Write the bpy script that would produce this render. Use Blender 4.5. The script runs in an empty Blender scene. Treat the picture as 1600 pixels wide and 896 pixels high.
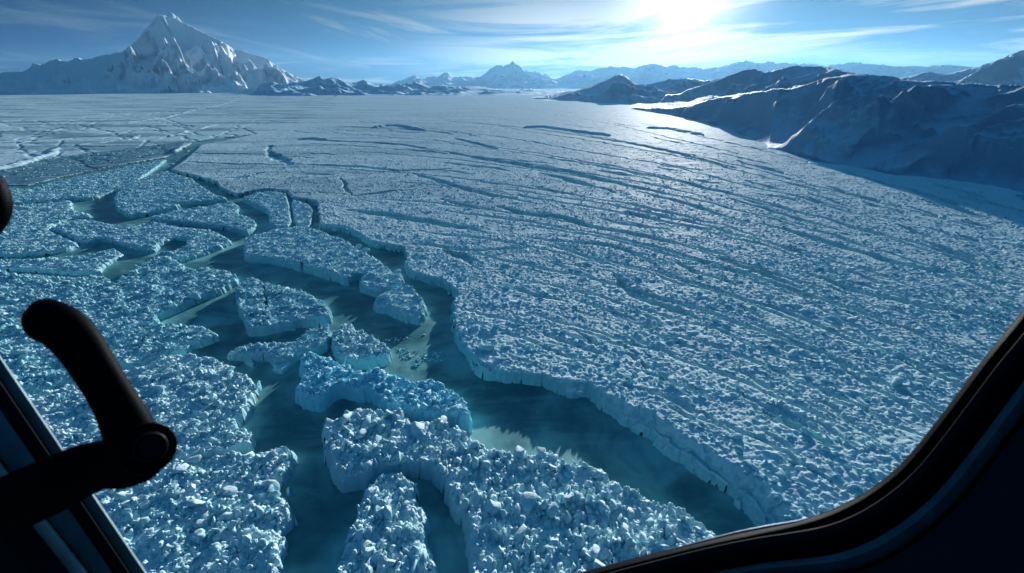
import bpy, bmesh, math, random
import numpy as np
from mathutils import Vector, Matrix
from concurrent.futures import ThreadPoolExecutor

C = bpy.context.scene.collection
RAD = math.radians
F4 = np.float32

# ------------------------------------------------------------------ camera
CAM_H, FPX = 100.0, 800.0           # metres above the frozen water; focal length for a 1600 px wide frame
PITCH = math.atan(315.0 / FPX)
cp, sp_ = math.cos(PITCH), math.sin(PITCH)

def ray(px, py):
    """unit direction of a point of the 1600 x 896 photograph"""
    x, u = (px - 800.0), (448.0 - py)
    v = Vector((x, FPX * cp + u * sp_, u * cp - FPX * sp_))
    return v.normalized()

def ground(px, py, z=0.0):
    d = ray(px, py)
    t = (z - CAM_H) / d.z
    return (d.x * t, d.y * t)

def azel(px, py):
    d = ray(px, py)
    return math.atan2(d.x, d.y), d.z / math.hypot(d.x, d.y)      # azimuth, tangent of elevation

cam_d = bpy.data.cameras.new('camera'); cam = bpy.data.objects.new('camera', cam_d); C.objects.link(cam)
cam.location = (0, 0, CAM_H)
cam.rotation_euler = (math.pi / 2 - PITCH, 0, 0)
cam_d.sensor_width = 36; cam_d.lens = 18.0
cam_d.clip_start = 0.05; cam_d.clip_end = 120000
cam_d.dof.use_dof = True; cam_d.dof.focus_distance = 150; cam_d.dof.aperture_fstop = 7.0
bpy.context.scene.camera = cam

SUN_AZ, SUN_EL = RAD(16.8), RAD(9.2)
SUN_DIR = Vector((math.sin(SUN_AZ) * math.cos(SUN_EL), math.cos(SUN_AZ) * math.cos(SUN_EL), math.sin(SUN_EL)))

# ------------------------------------------------------------------ noise (numpy, threaded)
POOL = ThreadPoolExecutor(4)
def par(fn, *arrs):
    """run fn on four slices of flat arrays side by side"""
    n = arrs[0].size
    if n < 20000: return fn(*arrs)
    k = max(4, n // 60000)
    cuts = np.linspace(0, n, k + 1).astype(int)
    out = list(POOL.map(lambda i: fn(*[a[cuts[i]:cuts[i + 1]] for a in arrs]), range(k)))
    return np.concatenate(out)

def hsh(ix, iy, seed):
    h = (ix.astype(np.uint32) * np.uint32(374761393)) ^ (iy.astype(np.uint32) * np.uint32(668265263)) ^ np.uint32((seed * 2246822519) & 0xffffffff)
    h = (h ^ (h >> np.uint32(13))) * np.uint32(1274126177)
    h = (h ^ (h >> np.uint32(15))) * np.uint32(2654435761)
    return h ^ (h >> np.uint32(16))

def rnd(ix, iy, seed):
    return (hsh(ix, iy, seed) & np.uint32(0xffffff)).astype(F4) / F4(16777216)

def gnoise(x, y, seed=0):
    ix = np.floor(x).astype(np.int64); iy = np.floor(y).astype(np.int64)
    fx = (x - ix).astype(F4); fy = (y - iy).astype(F4)
    u = fx * fx * fx * (fx * (fx * 6 - 15) + 10); v = fy * fy * fy * (fy * (fy * 6 - 15) + 10)
    def g(dx, dy):
        a = rnd(ix + dx, iy + dy, seed) * F4(6.2831853)
        return np.cos(a) * (fx - dx) + np.sin(a) * (fy - dy)
    a = g(0, 0); b = g(1, 0); c = g(0, 1); d = g(1, 1)
    return (a + (b - a) * u + (c - a) * v + (a - b - c + d) * u * v) * F4(1.5)

def fbm(x, y, seed=0, octs=4, gain=.5):
    r = 0; a = 1.0
    for k in range(octs):
        r = r + a * gnoise(x * 2 ** k + 17.3 * k, y * 2 ** k - 9.1 * k, seed + k); a *= gain
    return r

def ridged(x, y, seed=0, octs=5, gain=.5):
    r = 0; a = 1.0; w = 1.0
    for k in range(octs):
        n = 1 - np.abs(gnoise(x * 2 ** k + 11.7 * k, y * 2 ** k + 5.3 * k, seed + k)) * 1.4
        n = np.clip(n, 0, 1) ** 2 * w
        w = np.clip(n * 1.6, 0, 1)
        r = r + a * n; a *= gain
    return r

def sstep(a, b, x):
    t = np.clip((x - a) / (b - a), 0, 1)
    return t * t * (3 - 2 * t)

def blocks(x, y, cell, seed, bias=None, spread=3.14, asp=(.55, .95), fill=.86, steep=2.6, tilt=.35):
    """heights (0..about 1.3 cells) of tumbled, tilted angular blocks, one per jittered cell"""
    gx = x / cell; gy = y / cell
    ix = np.floor(gx).astype(np.int64); iy = np.floor(gy).astype(np.int64)
    best = np.zeros(x.shape, F4)
    for dx in (-1, 0, 1):
        for dy in (-1, 0, 1):
            jx = ix + dx; jy = iy + dy
            cx = jx + .15 + .7 * rnd(jx, jy, seed); cy = jy + .15 + .7 * rnd(jx, jy, seed + 1)
            th = (bias if bias is not None else 0) + (rnd(jx, jy, seed + 2) - .5) * spread
            px = (gx - cx).astype(F4); py = (gy - cy).astype(F4)
            c = np.cos(th); s = np.sin(th)
            u = c * px + s * py; v = -s * px + c * py
            rr = rnd(jx, jy, seed + 3)
            a = F4(.36) + F4(.36) * rr
            b = a * (asp[0] + (asp[1] - asp[0]) * rnd(jx, jy, seed + 4))
            sk = (rnd(jx, jy, seed + 5) - .5) * .9
            q = np.maximum(np.abs(u + sk * v) / a, np.abs(v) / b)
            q = np.maximum(q, (np.abs(u) / a + np.abs(v) / b) * .72)
            tx = (rnd(jx, jy, seed + 6) - .5) * 2 * tilt; ty = (rnd(jx, jy, seed + 7) - .5) * 2 * tilt
            tz = (rnd(jx, jy, seed + 9) - .3) * 2 * tilt
            h = F4(.12) + F4(.5) * rnd(jx, jy, seed + 8) ** 1.7 + F4(.15) * rr
            top = h + np.minimum(tx * u + ty * v, -tx * u * .6 + tz * v + .03)
            val = top - steep * np.maximum(q - .62, 0) * b
            on = rnd(jx, jy, seed + 10) < fill
            best = np.maximum(best, np.where(on, val, 0))
    return best

# ------------------------------------------------------------------ polygons and lines
def poly_world(pts, z):
    return np.array([ground(px, py, z) for px, py in pts], F4)

def signed_dist(x, y, poly):
    """distance to a closed outline, positive inside"""
    d2 = np.full(x.shape, 1e12, F4); inside = np.zeros(x.shape, bool)
    n = len(poly)
    for i in range(n):
        ax, ay = map(float, poly[i]); bx, by = map(float, poly[(i + 1) % n])
        ex, ey = bx - ax, by - ay
        L = ex * ex + ey * ey
        if L < 1e-9: continue
        wx = x - F4(ax); wy = y - F4(ay)
        t = np.clip((wx * F4(ex) + wy * F4(ey)) / F4(L), 0, 1)
        qx = wx - t * F4(ex); qy = wy - t * F4(ey)
        d2 = np.minimum(d2, qx * qx + qy * qy)
        if ay != by:
            cond = ((y >= ay) != (y >= by)) & (x < F4(ax) + (y - F4(ay)) * F4(ex / ey))
            inside ^= cond
    d = np.sqrt(d2)
    return np.where(inside, d, -d)

def smooth_poly(poly, it=1):
    """cut corners a little so that traced outlines lose their straight runs"""
    for _ in range(it):
        q = []
        for i in range(len(poly)):
            a, b = poly[i], poly[(i + 1) % len(poly)]
            q += [a * .82 + b * .18, a * .18 + b * .82]
        poly = np.array(q, F4)
    return poly

def line_field(x, y, lines, out, op):
    """lines: list of (world points, half widths, amount). op adds the profile to out, in place"""
    for pts, hw, amt in lines:
        m = max(hw) * 1.1
        for i in range(len(pts) - 1):
            (ax, ay), (bx, by) = pts[i], pts[i + 1]
            sel = np.nonzero((x > min(ax, bx) - m) & (x < max(ax, bx) + m) & (y > min(ay, by) - m) & (y < max(ay, by) + m))[0]
            if not sel.size: continue
            xs = x[sel] - F4(ax); ys = y[sel] - F4(ay)
            ex, ey = bx - ax, by - ay; L = ex * ex + ey * ey
            t = np.clip((xs * ex + ys * ey) / L, 0, 1)
            d = np.hypot(xs - t * ex, ys - t * ey)
            w = hw[i] + (hw[i + 1] - hw[i]) * t
            v = (op(d, w) * amt).astype(F4)
            out[sel] = np.maximum(out[sel], v)
    return out

# ------------------------------------------------------------------ scene-building helpers
def grid_mesh(name, X, Y, Z, keep, attrs=None, smooth=True):
    """a (rows x cols) lattice as a mesh, only the quads whose four corners are kept"""
    R, K = X.shape
    idx = np.arange(R * K).reshape(R, K)
    q = keep[:-1, :-1] & keep[1:, :-1] & keep[:-1, 1:] & keep[1:, 1:]
    a = idx[:-1, :-1][q]; b = idx[:-1, 1:][q]; c = idx[1:, 1:][q]; d = idx[1:, :-1][q]
    quads = np.stack([a, b, c, d], 1)
    used = np.zeros(R * K, bool); used[quads.ravel()] = True
    remap = np.cumsum(used) - 1
    quads = remap[quads]
    co = np.stack([X.ravel()[used], Y.ravel()[used], Z.ravel()[used]], 1).astype(F4)
    me = bpy.data.meshes.new(name)
    me.vertices.add(len(co)); me.vertices.foreach_set('co', co.ravel())
    me.loops.add(quads.size); me.loops.foreach_set('vertex_index', quads.ravel().astype(np.int32))
    me.polygons.add(len(quads))
    me.polygons.foreach_set('loop_start', (np.arange(len(quads)) * 4).astype(np.int32))
    me.polygons.foreach_set('loop_total', np.full(len(quads), 4, np.int32))
    me.update(calc_edges=True)
    if smooth: me.polygons.foreach_set('use_smooth', np.ones(len(quads), bool))
    for k, v in (attrs or {}).items():
        at = me.attributes.new(k, 'FLOAT', 'POINT'); at.data.foreach_set('value', v.ravel()[used].astype(F4))
    return me

def link(name, me, mat, parent=None):
    o = bpy.data.objects.new(name, me); C.objects.link(o)
    if mat: me.materials.append(mat)
    if parent: o.parent = parent
    return o

def tag(o, label=None, cat=None, group=None, kind=None):
    if label: o['label'] = label
    if cat: o['category'] = cat
    if group: o['group'] = group
    if kind: o['kind'] = kind
    return o

# ------------------------------------------------------------------ materials
def new_mat(name):
    m = bpy.data.materials.new(name); m.use_nodes = True
    nt = m.node_tree; nt.nodes.clear()
    out = nt.nodes.new('ShaderNodeOutputMaterial'); p = nt.nodes.new('ShaderNodeBsdfPrincipled')
    nt.links.new(p.outputs[0], out.inputs[0])
    return m, nt, p

def N(nt, t, **kw):
    n = nt.nodes.new(t)
    for k, v in kw.items():
        if k in ('inp',):
            for i, val in v.items(): n.inputs[i].default_value = val
        else: setattr(n, k, v)
    return n

def ramp(nt, fac, stops):
    r = N(nt, 'ShaderNodeValToRGB'); e = r.color_ramp.elements
    while len(e) > 1: e.remove(e[-1])
    e[0].position, e[0].color = stops[0][0], (*stops[0][1], 1)
    for p, c in stops[1:]:
        k = e.new(p); k.color = (*c, 1)
    nt.links.new(fac, r.inputs[0]); return r.outputs[0]

def mixc(nt, fac, a, b, mode='MIX'):
    m = N(nt, 'ShaderNodeMix', data_type='RGBA', blend_type=mode)
    for s, v in ((m.inputs[0], fac), (m.inputs[6], a), (m.inputs[7], b)):
        if hasattr(v, 'type') and hasattr(v, 'links'): nt.links.new(v, s)
        elif isinstance(v, tuple): s.default_value = (*v, 1) if len(v) == 3 else v
        else: s.default_value = v
    return m.outputs[2]

def math_n(nt, op, a, b=None, c=None, clamp=False):
    m = N(nt, 'ShaderNodeMath', operation=op, use_clamp=clamp)
    for i, v in enumerate((a, b, c)):
        if v is None: continue
        if hasattr(v, 'links'): nt.links.new(v, m.inputs[i])
        else: m.inputs[i].default_value = v
    return m.outputs[0]

def noise_n(nt, vec, scale, detail=4, rough=.55, dist=0):
    n = N(nt, 'ShaderNodeTexNoise'); n.inputs['Scale'].default_value = scale
    n.inputs['Detail'].default_value = detail; n.inputs['Roughness'].default_value = rough; n.inputs['Distortion'].default_value = dist
    if vec is not None: nt.links.new(vec, n.inputs['Vector'])
    return n.outputs[0]

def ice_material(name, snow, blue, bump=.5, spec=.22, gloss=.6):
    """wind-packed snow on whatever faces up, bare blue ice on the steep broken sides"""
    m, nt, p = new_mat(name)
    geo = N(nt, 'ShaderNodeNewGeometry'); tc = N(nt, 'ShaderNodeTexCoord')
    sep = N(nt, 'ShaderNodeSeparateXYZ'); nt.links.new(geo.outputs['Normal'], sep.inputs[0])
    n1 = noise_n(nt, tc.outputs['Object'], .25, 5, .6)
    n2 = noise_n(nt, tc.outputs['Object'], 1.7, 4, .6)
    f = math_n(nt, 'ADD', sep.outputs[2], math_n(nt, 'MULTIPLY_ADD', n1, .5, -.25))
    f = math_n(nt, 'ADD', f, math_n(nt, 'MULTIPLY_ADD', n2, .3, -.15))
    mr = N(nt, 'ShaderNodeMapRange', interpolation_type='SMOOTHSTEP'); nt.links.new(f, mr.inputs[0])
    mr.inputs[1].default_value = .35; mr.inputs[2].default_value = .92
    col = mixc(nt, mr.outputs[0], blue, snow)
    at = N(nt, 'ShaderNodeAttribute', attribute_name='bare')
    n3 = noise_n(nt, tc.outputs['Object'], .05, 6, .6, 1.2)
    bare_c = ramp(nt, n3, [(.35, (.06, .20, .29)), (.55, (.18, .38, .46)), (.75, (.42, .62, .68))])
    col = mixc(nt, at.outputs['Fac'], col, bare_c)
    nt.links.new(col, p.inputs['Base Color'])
    p.inputs['Roughness'].default_value = .7
    p.inputs['Specular IOR Level'].default_value = spec
    b = N(nt, 'ShaderNodeBump'); b.inputs['Strength'].default_value = bump; b.inputs['Distance'].default_value = .35
    nb = noise_n(nt, tc.outputs['Object'], 1.1, 5, .65)
    nt.links.new(nb, b.inputs['Height']); nt.links.new(b.outputs[0], p.inputs['Normal'])
    df = N(nt, 'ShaderNodeBsdfDiffuse'); df.inputs['Roughness'].default_value = .6
    nt.links.new(col, df.inputs['Color']); nt.links.new(b.outputs[0], df.inputs['Normal'])
    mx = N(nt, 'ShaderNodeMixShader'); mx.inputs[0].default_value = gloss
    nt.links.new(df.outputs[0], mx.inputs[1]); nt.links.new(p.outputs[0], mx.inputs[2])
    nt.links.new(mx.outputs[0], [n for n in nt.nodes if n.type == 'OUTPUT_MATERIAL'][0].inputs[0])
    return m

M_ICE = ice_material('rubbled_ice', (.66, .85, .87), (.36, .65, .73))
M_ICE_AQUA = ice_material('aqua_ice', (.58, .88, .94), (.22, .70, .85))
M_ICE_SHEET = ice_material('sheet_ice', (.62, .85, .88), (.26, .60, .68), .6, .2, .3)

def water_material():
    m, nt, p = new_mat('frozen_water')
    tc = N(nt, 'ShaderNodeTexCoord')
    mp = N(nt, 'ShaderNodeMapping'); mp.inputs['Rotation'].default_value = (0, 0, RAD(-35)); mp.inputs['Scale'].default_value = (.012, .045, 1)
    nt.links.new(tc.outputs['Object'], mp.inputs[0])
    n1 = noise_n(nt, mp.outputs[0], 1.0, 7, .62, 1.6)
    n2 = noise_n(nt, tc.outputs['Object'], .035, 6, .6, 2.2)
    s = math_n(nt, 'ADD', math_n(nt, 'MULTIPLY', n1, .55), math_n(nt, 'MULTIPLY', n2, .45))
    col = ramp(nt, s, [(.36, (.018, .105, .125)), (.5, (.045, .18, .20)), (.6, (.14, .33, .33)), (.72, (.25, .50, .46))])
    at = N(nt, 'ShaderNodeAttribute', attribute_name='shoal')
    f = math_n(nt, 'MULTIPLY', at.outputs['Fac'], math_n(nt, 'MULTIPLY_ADD', n2, 2.4, -.2), clamp=True)
    col = mixc(nt, f, col, (.25, .56, .55))
    nt.links.new(col, p.inputs['Base Color'])
    p.inputs['Roughness'].default_value = .3; p.inputs['IOR'].default_value = 1.31; p.inputs['Specular IOR Level'].default_value = .35
    b = N(nt, 'ShaderNodeBump'); b.inputs['Strength'].default_value = .25; b.inputs['Distance'].default_value = .2
    nb = noise_n(nt, tc.outputs['Object'], .6, 5, .7, .6)
    nt.links.new(nb, b.inputs['Height']); nt.links.new(b.outputs[0], p.inputs['Normal'])
    return m
M_WATER = water_material()

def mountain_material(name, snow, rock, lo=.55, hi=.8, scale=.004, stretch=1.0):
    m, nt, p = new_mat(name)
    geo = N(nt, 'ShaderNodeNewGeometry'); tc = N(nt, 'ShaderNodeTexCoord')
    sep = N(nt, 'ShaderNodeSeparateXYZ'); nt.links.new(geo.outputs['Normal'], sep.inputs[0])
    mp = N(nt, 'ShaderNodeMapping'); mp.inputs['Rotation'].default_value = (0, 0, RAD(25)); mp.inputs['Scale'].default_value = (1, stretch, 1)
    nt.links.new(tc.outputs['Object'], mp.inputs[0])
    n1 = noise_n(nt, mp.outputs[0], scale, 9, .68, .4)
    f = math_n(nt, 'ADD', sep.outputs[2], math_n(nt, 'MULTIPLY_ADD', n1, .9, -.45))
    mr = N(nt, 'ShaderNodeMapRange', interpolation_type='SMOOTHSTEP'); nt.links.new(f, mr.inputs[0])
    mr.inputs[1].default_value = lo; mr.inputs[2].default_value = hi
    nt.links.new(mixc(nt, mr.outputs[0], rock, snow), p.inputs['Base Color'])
    p.inputs['Roughness'].default_value = .8; p.inputs['Specular IOR Level'].default_value = .2
    b = N(nt, 'ShaderNodeBump'); b.inputs['Strength'].default_value = .8; b.inputs['Distance'].default_value = .05 / scale
    nb = noise_n(nt, tc.outputs['Object'], scale * 3, 8, .65)
    nt.links.new(nb, b.inputs['Height']); nt.links.new(b.outputs[0], p.inputs['Normal'])
    return m
M_PEAK = mountain_material('snowy_rock', (.76, .82, .86), (.16, .23, .30), .1, .42, .0026)
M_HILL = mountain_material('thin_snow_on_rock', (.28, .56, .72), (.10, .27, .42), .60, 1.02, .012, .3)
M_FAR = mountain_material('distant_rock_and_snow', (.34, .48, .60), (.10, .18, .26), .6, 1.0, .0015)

def plain_mat(name, col, rough=.5, metal=0.0, bump=None, spec=.5, vary=.3, gloss=None):
    m, nt, p = new_mat(name)
    tc = N(nt, 'ShaderNodeTexCoord')
    n = noise_n(nt, tc.outputs['Object'], 22, 5, .6)
    lo = tuple(c * (1 - vary) for c in col); hi = tuple(c * (1 + vary) for c in col)
    nt.links.new(ramp(nt, n, [(.3, lo), (.7, hi)]), p.inputs['Base Color'])
    p.inputs['Roughness'].default_value = rough; p.inputs['Metallic'].default_value = metal; p.inputs['Specular IOR Level'].default_value = spec
    p.inputs['Specular Tint'].default_value = (.45, .75, 1, 1)
    if bump:
        b = N(nt, 'ShaderNodeBump'); b.inputs['Strength'].default_value = .5; b.inputs['Distance'].default_value = .001
        nb = noise_n(nt, tc.outputs['Object'], bump, 4, .6)
        nt.links.new(nb, b.inputs['Height']); nt.links.new(b.outputs[0], p.inputs['Normal'])
    if gloss is not None:      # mostly matt
        df = N(nt, 'ShaderNodeBsdfDiffuse'); df.inputs['Color'].default_value = (*col, 1)
        mx = N(nt, 'ShaderNodeMixShader'); mx.inputs[0].default_value = gloss
        nt.links.new(df.outputs[0], mx.inputs[1]); nt.links.new(p.outputs[0], mx.inputs[2])
        nt.links.new(mx.outputs[0], [n for n in nt.nodes if n.type == 'OUTPUT_MATERIAL'][0].inputs[0])
    return m

# ------------------------------------------------------------------ height of broken ice
def rubble(x, y, size, amp, seed, bias=None, spread=3.14, asp=(.55, .95)):
    wx = x + .5 * gnoise(x * .35, y * .35, seed + 60); wy = y + .5 * gnoise(x * .35 + 50, y * .35, seed + 61)
    a = blocks(wx, wy, size, seed, bias, spread, asp)
    b = blocks(wx + 31.7, wy - 12.9, size * .52, seed + 20, bias, spread, asp, fill=.8)
    c = blocks(wx - 11.7, wy + 22.9, size * .29, seed + 40, bias, spread, (.7, 1), fill=.7)
    big = sstep(-.25, .45, gnoise(x / (size * 4.5), y / (size * 4.5), seed + 70))
    h = np.maximum(a * size * (.35 + .65 * big), b * size * .62) + c * size * .16
    return (h * amp).astype(F4)

def hull_templates(n=14, soft=False):
    """convex, angular shards of ice as vertex and face arrays"""
    R = random.Random(77); out = []
    for k in range(n):
        bm = bmesh.new(); m = R.choice((9, 11, 13, 15))
        for i in range(m):
            while True:
                p = Vector((R.uniform(-1, 1), R.uniform(-1, 1), R.uniform(-1, 1)))
                q = max(abs(p.x), abs(p.y), abs(p.z))
                if q > .01: break
            p = p / q * R.uniform(.8, 1.0)
            p.x *= 1 - .25 * p.z; p.y *= 1 - .18 * p.z
            bm.verts.new(p)
        r = bmesh.ops.convex_hull(bm, input=bm.verts)
        bmesh.ops.delete(bm, geom=[v for v in bm.verts if not v.link_faces], context='VERTS')
        if soft:
            bmesh.ops.dissolve_limit(bm, angle_limit=RAD(22), verts=bm.verts, edges=bm.edges)
            bmesh.ops.bevel(bm, geom=bm.edges[:] + bm.verts[:], offset=.17, offset_type='OFFSET', segments=2, profile=.5, affect='EDGES', clamp_overlap=True)
        bmesh.ops.triangulate(bm, faces=bm.faces)
        bmesh.ops.recalc_face_normals(bm, faces=bm.faces)
        bm.verts.ensure_lookup_table(); bm.verts.index_update()
        out.append((np.array([v.co[:] for v in bm.verts], F4), np.array([[v.index for v in f.verts] for f in bm.faces], np.int64)))
        bm.free()
    return out
TEMPL = hull_templates()
SOFT = hull_templates(soft=True)

def shards(name, x, y, z, s, mat, seed, yaw, yaw_spread, elong, tall, tilt, parent=None, off=(0, 0), soft=False):
    """shards of size s at x, y, z as one mesh"""
    g = np.random.default_rng(seed); n = len(x)
    th = yaw + (g.random(n) - .5) * yaw_spread; tx = g.normal(0, tilt, n); ty = g.normal(0, tilt, n)
    L = s * (1 + (elong - 1) * g.random(n)); Wd = s * (.55 + .45 * g.random(n)); Ht = s * (.55 + (tall - .55) * g.random(n) ** 1.5)
    TT = SOFT if soft else TEMPL; pick = g.integers(0, len(TT), n); cos, fs = [], []; off_v = 0
    for k, (V, Fc) in enumerate(TT):
        i = np.nonzero(pick == k)[0]
        if not i.size: continue
        P = V[None] * np.stack([L[i], Wd[i], Ht[i]], 1)[:, None, :]
        X, Y, Z = P[..., 0], P[..., 1], P[..., 2]
        a = tx[i][:, None]; Y, Z = Y * np.cos(a) - Z * np.sin(a), Y * np.sin(a) + Z * np.cos(a)
        a = ty[i][:, None]; X, Z = X * np.cos(a) + Z * np.sin(a), -X * np.sin(a) + Z * np.cos(a)
        a = th[i][:, None]; X, Y = X * np.cos(a) - Y * np.sin(a), X * np.sin(a) + Y * np.cos(a)
        X = X + (x[i] - off[0])[:, None]; Y = Y + (y[i] - off[1])[:, None]; Z = Z + (z[i] + Ht[i] * .15)[:, None]
        cos.append(np.stack([X, Y, Z], -1).reshape(-1, 3))
        fs.append((Fc[None] + (np.arange(len(i)) * len(V))[:, None, None] + off_v).reshape(-1, 3)); off_v += len(i) * len(V)
    co = np.concatenate(cos).astype(F4); f = np.concatenate(fs).astype(np.int32)
    me = bpy.data.meshes.new(name); me.vertices.add(len(co)); me.vertices.foreach_set('co', co.ravel())
    me.loops.add(f.size); me.loops.foreach_set('vertex_index', f.ravel()); me.polygons.add(len(f))
    me.polygons.foreach_set('loop_start', (np.arange(len(f)) * 3).astype(np.int32)); me.polygons.foreach_set('loop_total', np.full(len(f), 3, np.int32))
    me.update(calc_edges=True); me.polygons.foreach_set('use_smooth', np.full(len(f), soft))
    o = link(name, me, mat, parent); o['kind'] = 'stuff'; return o

def jitter(x0, x1, y0, y1, step, seed):
    g = np.random.default_rng(seed); X, Y = np.meshgrid(np.arange(x0, x1, step), np.arange(y0, y1, step))
    X = X.ravel(); Y = Y.ravel()
    return (X + (g.random(X.size) - .5) * step * 1.3).astype(F4), (Y + (g.random(X.size) - .5) * step * 1.3).astype(F4)

def run(fn, x, y):
    n = x.size; k = max(4, n // 50000); ci = np.linspace(0, n, k + 1).astype(int)
    return np.concatenate(list(POOL.map(lambda j: fn(x[ci[j]:ci[j + 1]], y[ci[j]:ci[j + 1]]), range(k))), 1)

ALLPOLY = []
def make_floe(name, pts, top, res, size, amp, seed, wall=1.1, mat=None, holes=(), cuts=(), lumps=(), edge=.75, bias=None, asp=(.55, .95), und=.5, rub=True, tall=1.35):
    size0 = size; size = size * .84 if size > 3.0 else size
    poly = smooth_poly(poly_world(pts, top)); ALLPOLY.append(poly)
    x0, y0 = poly.min(0) - 2.5; x1, y1 = poly.max(0) + 2.5
    xs = np.arange(x0, x1, res, dtype=F4); ys = np.arange(y0, y1, res, dtype=F4)
    X, Y = np.meshgrid(xs, ys)
    x, y = X.ravel(), Y.ravel()
    def hf(x, y):
        wx = x + edge * fbm(x * .28, y * .28, seed + 3, 3); wy = y + edge * fbm(x * .28 + 40, y * .28, seed + 4, 3)
        # broken rim: whole slabs missing or standing out
        jx = np.floor(x / 3.1 + .4 * gnoise(x * .3, y * .3, seed)).astype(np.int64); jy = np.floor(y / 2.7).astype(np.int64)
        d = signed_dist(wx, wy, poly) + (rnd(jx, jy, seed + 9) - .5) * edge * 1.1
        for h in holes: d = np.minimum(d, -signed_dist(wx, wy, h))
        t = np.clip(d / wall, 0, 1)
        prof = t ** .55
        hh = top * prof * (1 + .05 * und * fbm(x * .05, y * .05, seed + 5, 3))
        stp = fbm(x * .16 + 3, y * .16, seed + 15, 2) * 3.0       # slabs dropped or lifted along fractures
        fr = stp - np.floor(stp); hh = hh + und * .55 * (np.floor(stp) + sstep(.8, 1.0, fr)) * sstep(wall * .2, wall * 1.2, d)
        # bedding ledge low on the wall
        hh = hh + .35 * np.exp(-((d - wall * .25) / .25) ** 2) * (gnoise(x * .2, y * .2, seed + 6) > 0)
        r = rubble(x, y, size, amp, seed + 100, bias, 3.14 if bias is None else 1.2, asp)
        smooth_patch = sstep(.32, .62, fbm(x * .07, y * .07, seed + 8, 3))
        r = r * (1 - .75 * smooth_patch)
        hh = hh + (r - amp * size * .18) * sstep(wall * .35, wall * 1.3, d)
        hh = hh + .05 * gnoise(x * 2.1, y * 2.1, seed + 7)
        c = np.zeros(x.shape, F4)
        line_field(wx, wy, list(cuts), c, lambda dd, w: np.clip(1.25 * (1 - dd / np.maximum(w, .05)), 0, 1))
        hh = hh - c * np.minimum(hh + .5, top * .8)
        hh = np.where(d < 0, np.minimum(hh, d * 2.5 - .05), hh)
        return np.stack([hh, d])
    res_ = run(hf, x, y)
    H = res_[0].reshape(X.shape); D = res_[1].reshape(X.shape)
    # origin of the object at the floe's middle, on the water
    cx, cy = float(poly[:, 0].mean()), float(poly[:, 1].mean())
    me = grid_mesh(name, X - F4(cx), Y - F4(cy), np.maximum(H, -1.2), D > -.45)
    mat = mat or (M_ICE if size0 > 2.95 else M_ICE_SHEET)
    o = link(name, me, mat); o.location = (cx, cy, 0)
    if rub:
        for q, (st, s0, s1, keepf) in enumerate(((size * .52, .22, .48, .72), (size * .30, .12, .25, .75), (size * 1.6, .5, .95, .3)) if size > 2.55 else ((size * .62, .22, .45, .36), (size * .34, .12, .24, .2))):
            bx, by = jitter(x0, x1, y0, y1, st, seed + 500 + q); g = np.random.default_rng(seed + 510 + q)
            R_ = run(hf, bx, by); dens = fbm(bx * .08, by * .08, seed + 520, 3)
            ok = (R_[1] > .7 + .5 * (q == 0)) & (g.random(bx.size) < keepf * (.75 + .8 * dens)) & (R_[0] > top * .45)
            bx, by, bz = bx[ok], by[ok], R_[0][ok]
            s_ = size * (s0 + (s1 - s0) * g.random(bx.size) ** 1.8)
            if bx.size: shards('rubble', bx, by, bz, s_, mat or M_ICE, seed + 530 + q, bias or 0, 3.14 if bias is None else 1.1, 1.45, (tall, 1.2, .75)[q], .17, o, (cx, cy), soft=(size > 2.55))
    return o

def wline(pts, t, z=3.0):
    """a traced furrow: picture thickness t turned into half widths in metres; tapers at both ends"""
    w = [ground(px, py, z) for px, py in pts]
    hw = []
    for i, (px, py) in enumerate(pts):
        q0, q1 = pts[max(i - 1, 0)], pts[min(i + 1, len(pts) - 1)]
        ux, uy = q1[0] - q0[0], q1[1] - q0[1]; l_ = math.hypot(ux, uy); ux /= l_; uy /= l_
        a = ground(px + uy * t / 2, py - ux * t / 2, z); b = ground(px - uy * t / 2, py + ux * t / 2, z)
        s = max(.8, min(14.0, math.hypot(a[0] - b[0], a[1] - b[1]) * .5 * (1 if abs(ux) > .8 else .6)))
        if i in (0, len(pts) - 1): s *= .35
        hw.append(s)
    return (w, hw)

#@@FLOES@@
G_NEAR = 'ice floes broken off along the near channels'
G_MID = 'ice floes in the middle distance'
hole_pond = poly_world([(240, 391), (250, 380), (273, 371), (291, 372), (289, 383), (270, 392)], 2.5)
def cutl(pts, t, z=3.0):
    w, hw = wline(pts, t, z); return (w, hw, 1.0)

def floe(label, *a, group=G_NEAR, cat='ice floe', **k):
    o = make_floe('ice_floe', *a, **k); tag(o, label, cat, group); return o

# the broad blue-white floe under the window sill, with its arm over the channel
floe('largest broken blue-white floe of tall slabs running under the lower window sill',
     [(501,669),(508,657),(517,654),(536,646),(547,637),(570,635),(585,635),(611,647),(628,644),(649,654),(673,656),(696,652),(722,669),(742,681),(761,693),(771,701),(800,703),(821,707),(842,704),(856,698),(877,711),(881,720),(906,720),(929,724),(950,736),(978,757),(998,769),(1019,782),(1044,784),(1074,796),(1102,816),(1125,833),(1145,870),(1100,975),(745,975),(733,885),(727,828),(721,800),(703,782),(690,750),(675,729),(650,724),(620,724),(590,726),(570,741),(540,746),(520,732),(510,712),(504,687)],
     5.2, .2, 4.3, .95, 11, wall=1.2, bias=RAD(80), asp=(.5, .8), edge=.8)
floe('narrow column of blue-white ice slabs standing between two dark channels at the lower edge',
     [(563,770),(572,759),(581,747),(600,735),(618,733),(636,741),(651,749),(651,782),(666,784),(666,819),(671,846),(680,872),(687,896),(705,975),(510,975),(524,896),(535,839),(549,805),(557,782)],
     4.6, .19, 4.0, 1.05, 23, wall=1.2, bias=RAD(85), asp=(.5, .85))
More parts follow.
